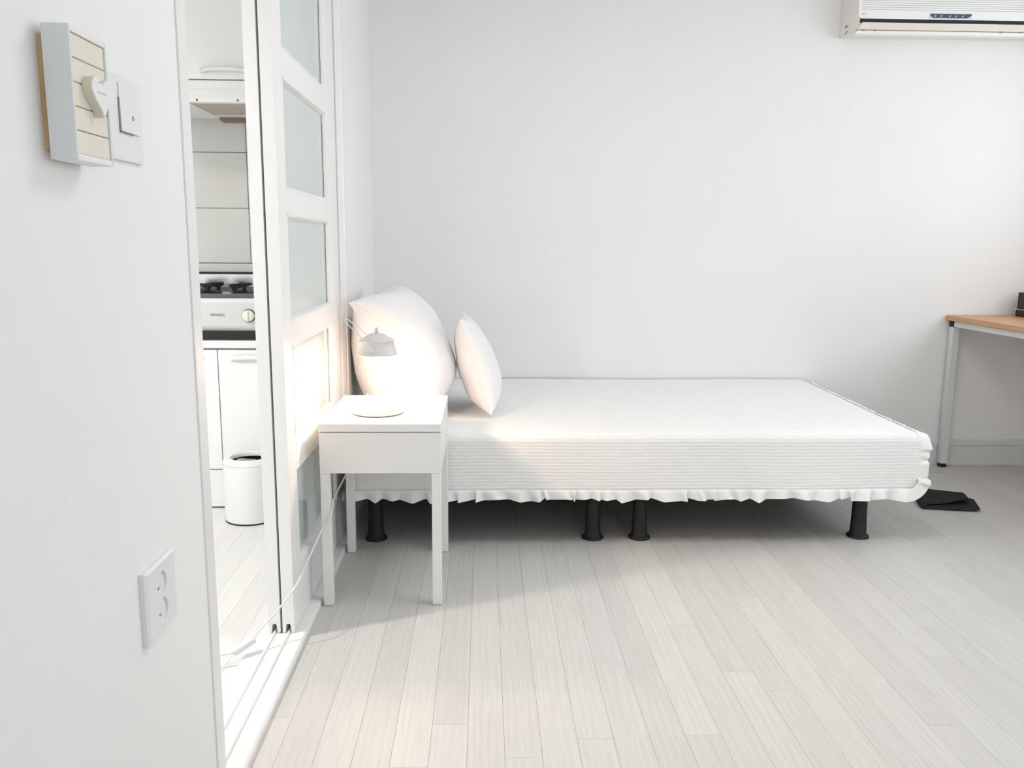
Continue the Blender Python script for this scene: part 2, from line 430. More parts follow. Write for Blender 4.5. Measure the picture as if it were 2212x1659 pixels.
# sliding doors
PANES = [(0.181, 0.467), (0.534, 0.820), (0.886, 1.1765), (1.240, 1.532), (1.602, 1.890)]
def sliding_door(name, xf, label, y0=2.212, y1=3.0930):
    """xf: room side face; 33 mm thick"""
    xb = xf - 0.033; xm = (xf + xb) / 2; zb = 0.0195; zt = 2.028
    d = thing(name, (xm, (y0 + y1) / 2, zb), label, 'sliding door', kind='structure')
    notch = [(xb, zb + 0.003), (xb + 0.003, zb), (xm - 0.0085, zb), (xm - 0.0060, zb + 0.022), (xm - 0.004, zb + 0.026), (xm + 0.004, zb + 0.026),
             (xm + 0.0060, zb + 0.022), (xm + 0.0085, zb), (xf - 0.003, zb), (xf, zb + 0.003)]
    for a, b in ((y0, y0 + 0.100), (y1 - 0.1720, y1)):
        extrude('stile', notch + [(xf, zt), (xb, zt)], 'y', a, b, M['paint'], d)
    zs = [0.163 + 0] ; ya, yb = y0 + 0.100, y1 - 0.1720
    extrude('rail', notch + [(xf, PANES[0][0]), (xb, PANES[0][0])], 'y', ya, yb, M['paint'], d)
    for (a, b), (c, e) in zip(PANES, PANES[1:] + [(zt, zt)]):
        box('rail', xb, xf, ya, yb, b, c, M['paint'], d)
    box('roller_groove', xm - 0.006, xm + 0.006, y0 + 0.03, y1 - 0.03, zb + 0.012, zb + 0.024, M['hole'], d)
    for a, b in PANES:
        p = box('pane', xm - 0.003, xm + 0.003, ya, yb, a, b, M['frosted'], d)
        for s in (1, -1):
            e = xf if s > 0 else xb; t = 0.012
            pr = lambda h: [(e - s * 0.0135, h[0]), (e - s * 0.001, h[0]), (e - s * 0.006, h[1])]
            # glazing beads, sloped
            extrude('glazing_bead', [(e - s * 0.0135, a), (e + s * 0.001, a), (e - s * 0.0005, a + 0.006), (e - s * 0.0135, a + t)], 'y', ya, yb, M['paint'], p)
            extrude('glazing_bead', [(e - s * 0.0135, b), (e + s * 0.001, b), (e - s * 0.0005, b - 0.006), (e - s * 0.0135, b - t)], 'y', ya, yb, M['paint'], p)
            extrude('glazing_bead', [(e - s * 0.0135, ya), (e + s * 0.001, ya), (e - s * 0.0005, ya + 0.006), (e - s * 0.0135, ya + t)], 'z', a, b, M['paint'], p)
            extrude('glazing_bead', [(e - s * 0.0135, yb), (e + s * 0.001, yb), (e - s * 0.0005, yb - 0.006), (e - s * 0.0135, yb - t)], 'z', a, b, M['paint'], p)
        # rough old sealant line on the far edge of the pane
        pts = [(xf - 0.0115 + random.uniform(-0.0006, 0.0006), yb - 0.0128 + random.uniform(-0.0022, 0.0010), a + 0.012 + (b - a - 0.024) * k / 40) for k in range(41)]
        tube('sealant', pts, 0.0011, M['gap'], p, n=5)
    return d
sliding_door('door_1', XL + 0.0005, 'white sliding door with five frosted panes beside the nightstand, bedroom side')
sliding_door('door_2', XL - 0.0385, 'white sliding door with frosted panes on the kitchen side rail')

# ------------------------------------------------------------------ kitchen shell
KY, KX0, KYF = 3.985, -2.60, 0.55
struct(box('wall_kitchen_back', KX0 - 0.12, -0.64, KY, KY + 0.12, -0.1, ZC, M['grout']), 'kitchen wall behind the stove', 'wall')
wkb = bpy.data.objects['wall_kitchen_back']
struct(box('wall_kitchen_left', KX0 - 0.12, KX0, KYF - 0.12, KY, -0.1, ZC, M['paper']), 'far side wall of the kitchen', 'wall')
struct(box('wall_kitchen_front', KX0, XL - 0.11, KYF - 0.12, KYF, -0.1, ZC, M['paper']), 'near end wall of the kitchen', 'wall')
kfloor = struct(box('floor_kitchen', KX0, XL - 0.002, KYF, KY, -0.10, -0.0045, M['litplank']), 'pale plank floor of the kitchen', 'floor')
lay_planks(kfloor, -1.42, XL - 0.108, 1.40, 3.55, 0.0825, 0.93, M['litplank'])
# plain strip under the tiles and single tiles above it
box('splash_ledge', KX0, -0.645, KY - 0.012, KY, 0.72, 1.0015, M['tile'], wkb, 0.003)
TH, TW = 0.2505, 0.40
tm = None
for r in range(5):
    for c in range(5):
        x0 = -1.087 + (1 - c) * TW; x1 = min(x0 + TW, -0.645); x0 = max(x0, KX0)
        z0 = 1.004 + r * TH
        if x1 - x0 < 0.03: continue
        bm = bmesh.new(); bm_box(bm, x0 + 0.0012, x1 - 0.0012, KY - 0.010, KY, z0 + 0.0012, min(z0 + TH, ZC) - 0.0012, 0.0012, 1)
        finish('tile', bm, M['tile'], wkb)

# kitchen ceiling lamp (outside the picture, its light falls through the doorway)
kl = thing('ceiling_lamp', (-1.90, 1.62, ZC), 'round white ceiling lamp of the kitchen', 'ceiling lamp')
lathe('rim', [(0.0, 0.0), (0.13, 0.0), (0.13, -0.03), (0.115, -0.035), (0.0, -0.03)], (-1.90, 1.62, ZC), M['enamel'], kl)
lathe('diffuser', [(0.0, -0.075), (0.05, -0.072), (0.09, -0.058), (0.112, -0.036), (0.10, -0.034), (0.0, -0.034)], (-1.90, 1.62, ZC), glow('kitchen_diffuser_glow', (1, 0.99, 0.96), 6.0), kl)
pl = bpy.data.lights.new('kitchen_lamp_light', 'SPOT'); pl.energy = KITCHEN_LAMP * 4; pl.color = (1.0, 0.985, 0.96); pl.shadow_soft_size = 0.07
pl.spot_size = math.radians(158); pl.spot_blend = 0.6
po = bpy.data.objects.new('kitchen_lamp_light', pl); link(po, kl, (-1.90, 1.62, ZC - 0.11))

# flat square ceiling panel, unseen, added as overhead fill light for the bedroom
RX, RY = 0.75, 2.15
cp_ = thing('ceiling_fill_lamp', (RX, RY, ZC), 'added square flat fill lamp on the bedroom ceiling', 'ceiling lamp')
box('housing', RX - 0.36, RX + 0.36, RY - 0.36, RY + 0.36, ZC - 0.045, ZC, M['enamel'], cp_, 0.006)
box('diffuser', RX - 0.34, RX + 0.34, RY - 0.34, RY + 0.34, ZC - 0.050, ZC - 0.0455, glow('fill_panel_glow', (1, 0.99, 0.97), 1.2), cp_)
pa = area_light('ceiling_fill_light', (0, 0, 0), (0, 0, 0), 0.68, 0.68, CEILING_FILL, (1.0, 0.98, 0.965))
COL.objects.unlink(pa); link(pa, cp_, (RX, RY, ZC - 0.052))

# ================================================================== KITCHEN THINGS
CF = 3.40
def handle(name, xa, xb, z, yf, m, parent, h=0.022, bow=0.012):
    bm = bmesh.new(); n = 10
    for s in (0,):
        for i in range(n):
            def prof(t):
                x = xa + (xb - xa) * t; q = math.sin(PI * t)
                return x, yf - 0.004 - bow * min(1, q * 1.6), z + 0.006 * q
            p, q = prof(i / n), prof((i + 1) / n)
            vs = []
            for (x, y, zz) in (p, q):
                vs += [bm.verts.new((x, y, zz - h / 2)), bm.verts.new((x, y, zz + h / 2)), bm.verts.new((x, y + 0.006, zz + h / 2)), bm.verts.new((x, y + 0.006, zz - h / 2))]
            for k in range(4): bm.faces.new((vs[k], vs[(k + 1) % 4], vs[4 + (k + 1) % 4], vs[4 + k]))
            if i == 0: bm.faces.new(vs[0:4][::-1])
            if i == n - 1: bm.faces.new(vs[4:8])
    bmesh.ops.remove_doubles(bm, verts=bm.verts, dist=1e-5)
    return finish(name, bm, m, parent, True)
def base_cabinet(x0, x1, hx0, hx1, label):
    c = thing('base_cabinet', ((x0 + x1) / 2, 3.69, 0.0), label, 'cabinet', 'base cabinets under the stove')
    box('body', x0, x1, CF + 0.020, KY - 0.012, 0.165, 0.672, M['cabinet'], c)
    dr = box('door', x0 + 0.0008, x1 - 0.0008, CF, CF + 0.0185, 0.169, 0.668, M['cabinet'], c, 0.0012)
    handle('handle', hx0, hx1, 0.632, CF, M['cabinet'], dr, h=0.020)
    box('toe_kick', x0, x1, CF + 0.006, CF + 0.022, 0.020, 0.164, M['cabinet'], c)
    box('plinth_gap', x0, x1, CF + 0.004, CF + 0.020, 0.0, 0.006, M['black'], c)  # shade of the gap under the plinth, drawn as a black strip
    box('plinth_strip', x0, x1, CF + 0.002, CF + 0.020, 0.006, 0.020, M['cabinet'], c)
base_cabinet(-1.680, -1.083, -1.260, -1.136, 'white kitchen base cabinet left of the door seam, behind the wall edge')
base_cabinet(-1.081, -0.660, -1.026, -0.880, 'white kitchen base cabinet behind the round bin')
tag(boxes('countertop', [(-1.69, -0.645, CF - 0.012, KY - 0.013, 0.676, 0.706)], M['counter'], bevel=0.003), 'white marbled kitchen countertop carrying the stove', 'countertop')

# gas stove
SX0, SX1, SY0, SY1 = -1.40, -0.80, 3.415, 3.90
st = thing('gas_stove', ((SX0 + SX1) / 2, (SY0 + SY1) / 2, 0.706), 'light grey two burner gas stove with one ivory knob', 'stove')
box('base_band', SX0 + 0.004, SX1 - 0.004, SY0 + 0.006, SY1, 0.706, 0.743, M['black'], st)
bm = bmesh.new()
bm_extrude(bm, [(SY0 + 0.014, 0.743), (SY0 + 0.003, 0.757), (SY0, 0.765), (SY0, 0.852), (SY0 + 0.004, 0.858), (SY0 + 0.008, 0.873), (SY0 + 0.012, 0.876), (SY1, 0.876), (SY1, 0.743)], 'x', SX0, SX1)
finish('body', bm, M['stovegrey'], st)
boxes('top_rim', [(SX0 + 0.002, SX1 - 0.002, SY0 + 0.012, SY0 + 0.035, 0.8765, 0.893), (SX0 + 0.002, SX0 + 0.02, SY0 + 0.035, SY1, 0.8765, 0.893), (SX1 - 0.02, SX1 - 0.002, SY0 + 0.035, SY1, 0.8765, 0.893),
                  (SX0 + 0.002, SX1 - 0.002, SY1 - 0.02, SY1, 0.8765, 0.900)], M['darkrim'], st, 0.002)
box('drip_pan', SX0 + 0.02, SX1 - 0.02, SY0 + 0.035, SY1 - 0.02, 0.8765, 0.882, M['chrome'], st)
box('back_guard', SX0, SX1, SY1, SY1 + 0.012, 0.80, 0.955, M['chrome'], st, 0.003)
box('guard_edge', SX0, SX1, SY1 + 0.012, SY1 + 0.03, 0.80, 0.965, M['black'], st, 0.003)
for bx in (-1.235, -0.985):
    by = 3.655
    g = lathe('burner_ring', [(0.10, 0.882), (0.105, 0.888), (0.098, 0.892), (0.090, 0.888), (0.09, 0.882)], (bx, by, 0), M['iron'], st)
    lathe('burner_cap', [(0.0, 0.905), (0.03, 0.904), (0.038, 0.896), (0.038, 0.882)], (bx, by, 0), M['darkrim'], st)
    for k in range(4):
        a = PI / 4 + k * PI / 2
        ca, sa = math.cos(a), math.sin(a)
        bm = bmesh.new()
        prof = [(0.102, 0.886), (0.094, 0.886), (0.090, 0.905), (0.045, 0.918), (0.045, 0.926), (0.118, 0.926), (0.120, 0.916), (0.106, 0.905)]
        A, B = [], []
        for r, z in prof:
            for s, lst in ((-1, A), (1, B)):
                wd = 0.006 if z < 0.915 else 0.010
                lst.append(bm.verts.new((bx + r * ca - s * wd * sa, by + r * sa + s * wd * ca, z)))
        n = len(prof)
        for i in range(n): bm.faces.new((A[i], A[(i + 1) % n], B[(i + 1) % n], B[i]))
        bm.faces.new(A[::-1]); bm.faces.new(B)
        finish('grate_arm', bm, M['iron'], st)
def disc_y(name, x, z, y0, y1, r, m, parent, n=32, bev=0.0):
    """short cylinder along y"""
    bm = bmesh.new()
    rings = [(y1, r), (y0 + bev, r), (y0, r - bev)] if bev else [(y1, r), (y0, r)]
    R = [[bm.verts.new((x + q * math.cos(2 * PI * k / n), y, z + q * math.sin(2 * PI * k / n))) for k in range(n)] for y, q in rings]
    for A, B in zip(R, R[1:]):
        for k in range(n): bm.faces.new((A[k], A[(k + 1) % n], B[(k + 1) % n], B[k]))
    bm.faces.new(R[0]); bm.faces.new(R[-1][::-1])
    o = finish(name, bm, m, parent); smooth_by_angle(o, 50); return o
disc_y('knob_collar', -0.952, 0.8065, SY0 - 0.004, SY0 + 0.004, 0.0265, M['black'], st)
kn = disc_y('knob', -0.952, 0.8065, SY0 - 0.020, SY0 - 0.004, 0.0235, M['ivory'], st, bev=0.003)
box('grip', -0.9545, -0.9485, SY0 - 0.025, SY0 - 0.018, 0.7845, 0.8285, M['socket'], kn, 0.002)
text('brand_lettering', 'MAGiC', 0.0142, (-1.076, SY0 - 0.0006, 0.8085), M['darkprint'], st, sx=1.35)
for (mx, mz) in ((-0.978, 0.838), (-0.985, 0.833), (-0.950, 0.838), (-0.985, 0.807), (-0.975, 0.778)):
    disc_y('dial_mark', mx, mz, SY0 - 0.0008, SY0, 0.0018, M['greyprint'], st, n=10)

# range hood and wall cabinet
hd = thing('range_hood', (-1.0, 3.62, 1.63), 'white slim range hood over the stove', 'range hood')
HX0, HX1 = -1.42, -0.66
boxes('body', [(HX0, HX1, CF + 0.004, 3.845, 1.648, 1.716)], M['cabinet'], hd, 0.002)
extrude('front_lip', [(CF - 0.004, 1.634), (CF + 0.02, 1.632), (CF + 0.02, 1.681), (CF, 1.681), (CF - 0.006, 1.646)], 'x', HX0, HX1, M['cabinet'], hd)
boxes('bottom_frame', [(HX0, HX1, CF + 0.02, CF + 0.03, 1.634, 1.648), (HX0, -1.15, CF + 0.03, 3.845, 1.634, 1.648), (HX1 - 0.03, HX1, CF + 0.03, 3.845, 1.634, 1.648),
                       (-1.15, HX1 - 0.03, 3.76, 3.845, 1.634, 1.648)], M['cabinet'], hd)
box('grease_filter', -1.15, HX1 - 0.03, CF + 0.03, 3.76, 1.638, 1.647, M['filter'], hd)
for hx in (-1.108, -0.952):
    disc_y('screw', hx, 1.641, CF - 0.0075, CF - 0.004, 0.004, M['darkrim'], hd, n=12)
extrude('drip_tray', [(-1.150, 1.634), (-1.140, 1.616), (-0.70, 1.616), (-0.70, 1.634)], 'y', 3.80, 3.845, M['brown'], hd)
uc = thing('wall_cabinet', (-1.03, 3.70, 1.718), 'white wall cabinet above the range hood', 'cabinet')
box('body', HX0, HX1, CF + 0.022, KY - 0.012, 1.718, 2.36, M['cabinet'], uc)
ud = box('door', HX0 + 0.002, HX1 - 0.002, CF + 0.002, CF + 0.0205, 1.720, 2.355, M['cabinet'], uc, 0.0012)
handle('handle', -1.092, -0.905, 1.751, CF + 0.002, M['cabinet'], ud, h=0.016, bow=0.020)

# round bin
BX, BY = -0.934, 3.272
tc = thing('trash_can', (BX, BY, 0.0), 'white cylindrical bin with a round open lid on kitchen floor', 'bin')
lathe('foot_ring', [(0.0, 0.0), (0.1035, 0.0), (0.1035, 0.006), (0.0, 0.006)], (BX, BY, 0), M['black'], tc, 48)
lathe('body', [(0.0, 0.006), (0.103, 0.006), (0.104, 0.010), (0.104, 0.236), (0.100, 0.236), (0.100, 0.02), (0.0, 0.02)], (BX, BY, 0), M['bin'], tc, 48)
lathe('lid_ring', [(0.1035, 0.237), (0.1035, 0.246), (0.098, 0.256), (0.085, 0.260), (0.075, 0.257), (0.071, 0.249), (0.073, 0.240), (0.085, 0.237), (0.1035, 0.237)], (BX, BY, 0), M['bin'], tc, 48)
lathe('inner_bucket', [(0.0, 0.03), (0.085, 0.03), (0.092, 0.236), (0.090, 0.236), (0.083, 0.034), (0.0, 0.034)], (BX, BY, 0), M['black'], tc, 40)
bm = bmesh.new(); n = 24
c0 = bm.verts.new((BX, BY, 0.195)); R0 = []
for k in range(n):
    a = 2 * PI * k / n; rr = 0.066 + 0.005 * math.sin(5 * a)
    R0.append(bm.verts.new((BX + rr * math.cos(a), BY + rr * math.sin(a), 0.230 + 0.010 * math.sin(3 * a + 1) + random.uniform(-0.006, 0.006))))
for k in range(n): bm.faces.new((c0, R0[k], R0[(k + 1) % n]))
finish('bin_bag', bm, M['bag'], tc)

# ================================================================== BED
BX0, BX1, BY0, BY1 = -0.490, 1.592, 2.940, 4.060
bed = thing('bed', ((BX0 + BX1) / 2, (BY0 + BY1) / 2, 0.0), 'low single bed on black plastic legs against the wall', 'bed')
box('bed_base', BX0 + 0.01, BX1 - 0.01, BY0 + 0.01, BY1 - 0.01, 0.196, 0.245, M['blackcloth'], bed, 0.008)
bm = bmesh.new(); bm_box(bm, BX0, BX1, BY0, BY1, 0.245, 0.4235, 0.022, 3)
mo = finish('mattress', bm, M['mattress'], bed); smooth_by_angle(mo, 50)
LEGP = [(0.0, 0.0), (0.041, 0.0), (0.0415, 0.004), (0.039, 0.009), (0.034, 0.012), (0.0305, 0.018), (0.0285, 0.06), (0.0255, 0.197), (0.0, 0.197)]
legme = None
for ly in (3.022, 3.90):
    for lx in (-0.404, 0.415, 0.594, 1.440):
        if legme is None:
            o = lathe('leg', LEGP, (lx, ly, 0), M['blackplastic'], bed, 32); legme = o
        else:
            o = legme.copy(); link(o, bed, WORLD[legme.name] + Vector((lx + 0.404, ly - 3.022, 0)))

# coverlet: one quilted sheet over top and front, and the drop at the head
def channel(w, p=0.0123):
    return abs(math.sin(PI * w / p)) ** 0.55
QX0, QX1 = -0.4965, 1.603
YT = 4.066; YE = 2.931; ZT = 0.4270; RC = 0.035
L1 = YT - (YE + RC); L2 = L1 + RC * PI / 2; DROP = 0.178; L3 = L2 + DROP
def sheet_pt(x, w):
    """point, normal of the coverlet surface, w = arc length from the wall edge"""
    sag = 0.004 * noise.noise((x * 1.7, w * 1.3, 0.3))
    if w < L1: p, n = Vector((x, YT - w, ZT + sag + 0.016 * max(0, 1 - w / 0.8))), Vector((0, 0, 1))
    elif w < L2:
        a = (w - L1) / RC
        p = Vector((x, YE + RC - RC * math.sin(a), ZT - RC + RC * math.cos(a) + sag * (1 - a / 1.6))); n = Vector((0, -math.sin(a), math.cos(a)))
    else:
        t = w - L2
        out = 0.030 * t * (0.7 + 0.6 * noise.noise((x * 2.1, 0.4, 4.2))) + 0.006 * noise.noise((x * 3.0, t * 5, 9.1)) * (t / DROP)
        p = Vector((x, YE - out, ZT - RC - t)); n = Vector((0, -1, 0.05))
    # rounded ends
    for e, s in ((QX1 - x, 1), (x - QX0, -1)):
        if e < 0.03 and w < L2:
            p.z -= 0.004 * (1 - e / 0.03) ** 2
    return p, n
bm = bmesh.new()
NX = 150; dw = 0.0123 / 4
NW = int(round(L3 / dw))
grid = []
for j in range(NW + 1):
    w = L3 * j / NW; row = []
    for i in range(NX + 1):
        x = QX0 + (QX1 - QX0) * i / NX
        wob = 0.004 * noise.noise((x * 2.2, w * 3, 7.0)) + 0.0020 * noise.noise((x * 6, w * 2, 1.0)) + 0.0010 * noise.noise((x * 25, w * 9, 2.0))
        p, n = sheet_pt(x, w)
        a = 0.0022 * (0.85 + 0.5 * noise.noise((x * 40, w * 60, 5.0)))
        if w < L1: a *= 0.6
        p = p + n * (a * channel(w + wob))
        row.append(bm.verts.new(p))
    grid.append(row)
for j in range(NW):
    for i in range(NX): bm.faces.new((grid[j][i], grid[j + 1][i], grid[j + 1][i + 1], grid[j][i + 1]))
# head end drop
hg = []
for j in range(9):
    t = j / 8; row = []
    for i in range(31):
        y = YT - 0.01 - (YT - YE - 0.012) * i / 30
        row.append(bm.verts.new((QX0 - 0.012 * t * 0.6 + 0.003 * math.sin(y * 19) * t, y, ZT - 0.006 - (DROP + RC) * t)))
    hg.append(row)
for j in range(8):
    for i in range(30): bm.faces.new((hg[j][i], hg[j][i + 1], hg[j + 1][i + 1], hg[j + 1][i]))
cov = finish('coverlet', bm, M['quilt'], None, True)
tag(cov, 'white channel-quilted cotton coverlet with ruffled hem on the bed', 'coverlet')

def ruffle(name, path, outs, sides, width, parent, seed, amp=0.011):
    """gathered strip: path points, outward and sideways unit vectors per point"""
    rnd = random.Random(seed); bm = bmesh.new(); rows = []
    s = 0.0; lens = [0.0]
    for a, b in zip(path, path[1:]): lens.append(lens[-1] + (b - a).length)
    tot = lens[-1]
    knots = [0.0]
    while knots[-1] < tot: knots.append(knots[-1] + rnd.choice((0.010, 0.014, 0.022, 0.034, 0.050)))
    amps = [rnd.uniform(0.35, 1.0) * (1 if k % 2 else -1) for k in range(len(knots))]
    wid = [rnd.uniform(0.80, 1.15) for k in knots]
    slant = [rnd.uniform(-0.012, 0.022) for k in knots]
    K = 6; k = 0
    for i, p in enumerate(path):
        while k < len(knots) - 2 and knots[k + 1] < lens[i]: k += 1
        f = min(1, max(0, (lens[i] - knots[k]) / (knots[k + 1] - knots[k])))
        f2 = f * f * (3 - 2 * f)
        if k % 3 == 0: f2 = min(1, f * 1.0 if f < 0.75 else 0.75 + (f - 0.75))
        w = amps[k] * (1 - f2) + amps[k + 1] * f2
        wd = width * (wid[k] * (1 - f) + wid[k + 1] * f)
        sl = slant[k] * (1 - f) + slant[k + 1] * f
        tang = (path[min(i + 1, len(path) - 1)] - path[max(i - 1, 0)]).normalized()
        row = []
        for q in range(K + 1):
            t = q / K
            row.append(bm.verts.new(p + outs[i] * (wd * t) + sides[i] * (amp * (0.25 * (1 if t > 0 else 0) + w * t ** 0.8) + 0.003 * (1 - t)) + tang * (sl * t)))
        rows.append(row)
    for A, B in zip(rows, rows[1:]):
        for q in range(K): bm.faces.new((A[q], A[q + 1], B[q + 1], B[q]))
    o = finish(name, bm, M['ruffle'], parent, True)
    return o
# front hem, from head to foot, round the corner and up the foot edge of the drop
path, outs, sides = [], [], []
n = 620
for i in range(n + 1):
    x = QX0 + (1.566 - QX0) * i / n
    p, _ = sheet_pt(x, L3 - 0.004)
    path.append(p + Vector((0, -0.001, 0))); outs.append(Vector((0, -0.12, -1)).normalized()); sides.append(Vector((0, -1, 0)))
zb = ZT - RC - DROP
for i in range(1, 13):
    a = i / 12 * PI / 2
    x = 1.566 + 0.036 * math.sin(a); z = zb + 0.004 + 0.036 * (1 - math.cos(a))
    path.append(Vector((x, YE - 0.012, z))); outs.append(Vector((math.sin(a), -0.1, -math.cos(a))).normalized()); sides.append(Vector((0, -1, 0)))
for i in range(1, 50):
    z = zb + 0.040 + (ZT - RC - zb - 0.040) * i / 49
    p, _ = sheet_pt(1.601, L2 + (ZT - RC - z))
    path.append(p); outs.append(Vector((1, -0.1, 0)).normalized()); sides.append(Vector((0, -1, 0)))
for i in range(1, 9):
    a = i / 8
    p, nn = sheet_pt(1.601, L2 - (L2 - L1) * a)
    path.append(p + nn * 0.003 * a - Vector((0.003 * a, 0, 0))); outs.append(Vector((1, -0.1 * (1 - a), -0.40 * a)).normalized()); sides.append(Vector((0.3 * a, -(1 - a), a)).normalized())
for i in range(1, 300):
    p, nn = sheet_pt(1.601, L1 * (1 - i / 300))
    path.append(p + nn * 0.003 - Vector((0.003, 0, 0))); outs.append(Vector((1, 0, -0.40)).normalized()); sides.append(Vector((0.3, 0, 1)).normalized())
sides = [v * (1.0 if k <= n else 0.45) for k, v in enumerate(sides)]
ruffle('ruffle', path, outs, sides, 0.041, cov, 3, 0.015)
path, outs, sides = [], [], []
# hem at the head end
path, outs, sides = [], [], []
for i in range(320):
    y = YT - 0.01 - (YT - YE - 0.012) * i / 319
    path.append(Vector((QX0 - 0.0075, y, ZT - 0.004 - (DROP + RC)))); outs.append(Vector((-0.12, 0, -1)).normalized()); sides.append(Vector((-1, 0, 0)))
ruffle('ruffle', path, outs, sides, 0.040, cov, 17, 0.008)

# ------------------------------------------------------------------ pillows
def pillow(name, L, H, T, ear, centre, xdir, ydir, label, cat, seed, wr=0.006, low=0.15, ex=0.46, droop=(0, 0, 0), N=56):
    xd, yd = Vector(xdir).normalized(), Vector(ydir).normalized(); zd = xd.cross(yd).normalized()
    def pt(s, t, side):
        X = L / 2 * s * (1 - ear * (1 - t * t) * s * s); Y = H / 2 * t * (1 - ear * (1 - s * s) * t * t)
        q = max(0.0, (1 - s * s) * (1 - t * t))
        th = T / 2 * (q ** ex) * (1 - low * t)
        edge = min(1 - abs(s), 1 - abs(t))
        wrk = wr * noise.noise((s * 2.3 + seed, t * 2.3, side * 3.1)) * min(1, q * 4) \
            + wr * 0.55 * noise.noise((s * 9 + seed, t * 4 + s * 3, side * 5.1)) * math.exp(-edge * 5) * min(1, edge * 14)
        return Vector(centre) + xd * X + yd * Y + zd * (side * (th + wrk)) + Vector(droop) * (max(0, -s) ** 4 * max(0, t) ** 4)
    bm = bmesh.new(); top, bot = {}, {}
    for i in range(N + 1):
        for j in range(N + 1):
            s = math.sin((i / N - 0.5) * PI); t = math.sin((j / N - 0.5) * PI)
            top[i, j] = bm.verts.new(pt(s, t, 1))
            bot[i, j] = top[i, j] if i in (0, N) or j in (0, N) else bm.verts.new(pt(s, t, -1))
    for i in range(N):
        for j in range(N):
            bm.faces.new((top[i, j], top[i + 1, j], top[i + 1, j + 1], top[i, j + 1]))
            bm.faces.new((bot[i, j], bot[i, j + 1], bot[i + 1, j + 1], bot[i + 1, j]))
    ring = [pt(math.sin((i / N - 0.5) * PI), -1, 1) for i in range(N)] + [pt(1, math.sin((i / N - 0.5) * PI), 1) for i in range(N)] \
        + [pt(-math.sin((i / N - 0.5) * PI), 1, 1) for i in range(N)] + [pt(-1, -math.sin((i / N - 0.5) * PI), 1) for i in range(N)]
    o = finish(name, bm, M['sheet'], None, True)
    bm = bmesh.new(); bm_tube(bm, ring, 0.0016, 6, True)
    finish('seam', bm, M['sheet'], o, True)
    return tag(o, label, cat)
pillow('pillow', 0.66, 0.50, 0.38, 0.08, (-0.330, 3.335, 0.686), (0, 1, 0), (-0.14, 0, 0.45),
       'large white pillow leaning on the wall behind the lamp', 'pillow', 4.0, 0.010, 0.20, 0.34, (-0.075, 0, -0.035))
pillow('cushion', 0.40, 0.39, 0.158, 0.08, (-0.030, 3.36, 0.632), (0, 1, 0), (-0.12, 0, 0.37),
       'small white square cushion leaning on the large pillow', 'cushion', 9.0, 0.006, 0.22)

# ================================================================== NIGHTSTAND AND LAMP
NX0, NX1, NY0, NY1, NZ = -0.488, -0.127, 2.425, 2.903, 0.572
ns = thing('nightstand', ((NX0 + NX1) / 2, (NY0 + NY1) / 2, 0), 'white square-legged nightstand with one drawer beside the bed', 'nightstand')
box('top', NX0 - 0.001, NX1 + 0.001, NY0 - 0.002, NY1, 0.548, NZ, M['lacquer'], ns, 0.0012)
box('drawer_front', NX0, NX1, NY0, NY0 + 0.018, 0.421, 0.5455, M['lacquer'], ns, 0.0012)
box('side_panel', NX0, NX0 + 0.016, NY0 + 0.0185, NY1, 0.421, 0.5475, M['lacquer'], ns, 0.0008)
box('side_panel', NX1 - 0.016, NX1, NY0 + 0.0185, NY1, 0.421, 0.5475, M['lacquer'], ns, 0.0008)
box('back_panel', NX0 + 0.016, NX1 - 0.016, NY1 - 0.016, NY1, 0.421, 0.5475, M['lacquer'], ns)
box('drawer_bottom', NX0 + 0.016, NX1 - 0.016, NY0 + 0.0185, NY1 - 0.016, 0.423, 0.432, M['lacquer'], ns)
for lx in (NX0, NX1 - 0.0285):
    for ly in (NY0 + 0.0015, NY1 - 0.0285):
        bm = bmesh.new(); bm_box(bm, lx, lx + 0.0285, ly, ly + 0.0285, 0.003, 0.4208, 0.0012, 1)
        lg = finish('leg', bm, M['lacquer'], ns)
        box('glide', lx + 0.003, lx + 0.0255, ly + 0.003, ly + 0.0255, 0.0, 0.003, M['socket'], lg)

LX, LY = -0.332, 2.590
lamp = thing('table_lamp', (LX, LY, NZ), 'lit white metal lamp with lidded shade and wire handle on the nightstand', 'lamp')
lathe('base', [(0.0, 0.001), (0.070, 0.001), (0.078, 0.004), (0.0785, 0.009), (0.075, 0.016), (0.064, 0.028), (0.046, 0.038), (0.022, 0.045), (0.008, 0.050), (0.0, 0.052)], (LX, LY, NZ), M['enamel'], lamp, 48)
lathe('base_felt', [(0.0, 0.0), (0.069, 0.0), (0.069, 0.001), (0.0, 0.001)], (LX, LY, NZ), M['rawwood'], lamp, 40)
lathe('stem', [(0.0, 0.045), (0.006, 0.046), (0.0042, 0.06), (0.0042, 0.085), (0.006, 0.092), (0.0042, 0.100), (0.0040, 0.215), (0.0, 0.215)], (LX, LY, NZ), M['enamel'], lamp, 16)
zs = NZ + 0.010
sh = lathe('shade', [(0.0615, 0.176), (0.0625, 0.178), (0.0605, 0.182), (0.0575, 0.194), (0.0530, 0.216), (0.0535, 0.2175), (0.0520, 0.219), (0.0515, 0.2165), (0.0565, 0.192), (0.0600, 0.179), (0.0615, 0.176)], (LX, LY, zs), M['enamel'], lamp, 48)
lathe('shade_lid', [(0.0555, 0.2175), (0.0560, 0.220), (0.0480, 0.226), (0.0370, 0.231), (0.0290, 0.2365), (0.0215, 0.2410), (0.0100, 0.2425), (0.0, 0.2425), (0.0, 0.2405), (0.0210, 0.2390), (0.0280, 0.2345), (0.0520, 0.2195), (0.0520, 0.2175), (0.0555, 0.2175)], (LX, LY, zs), M['enamel'], lamp, 48)
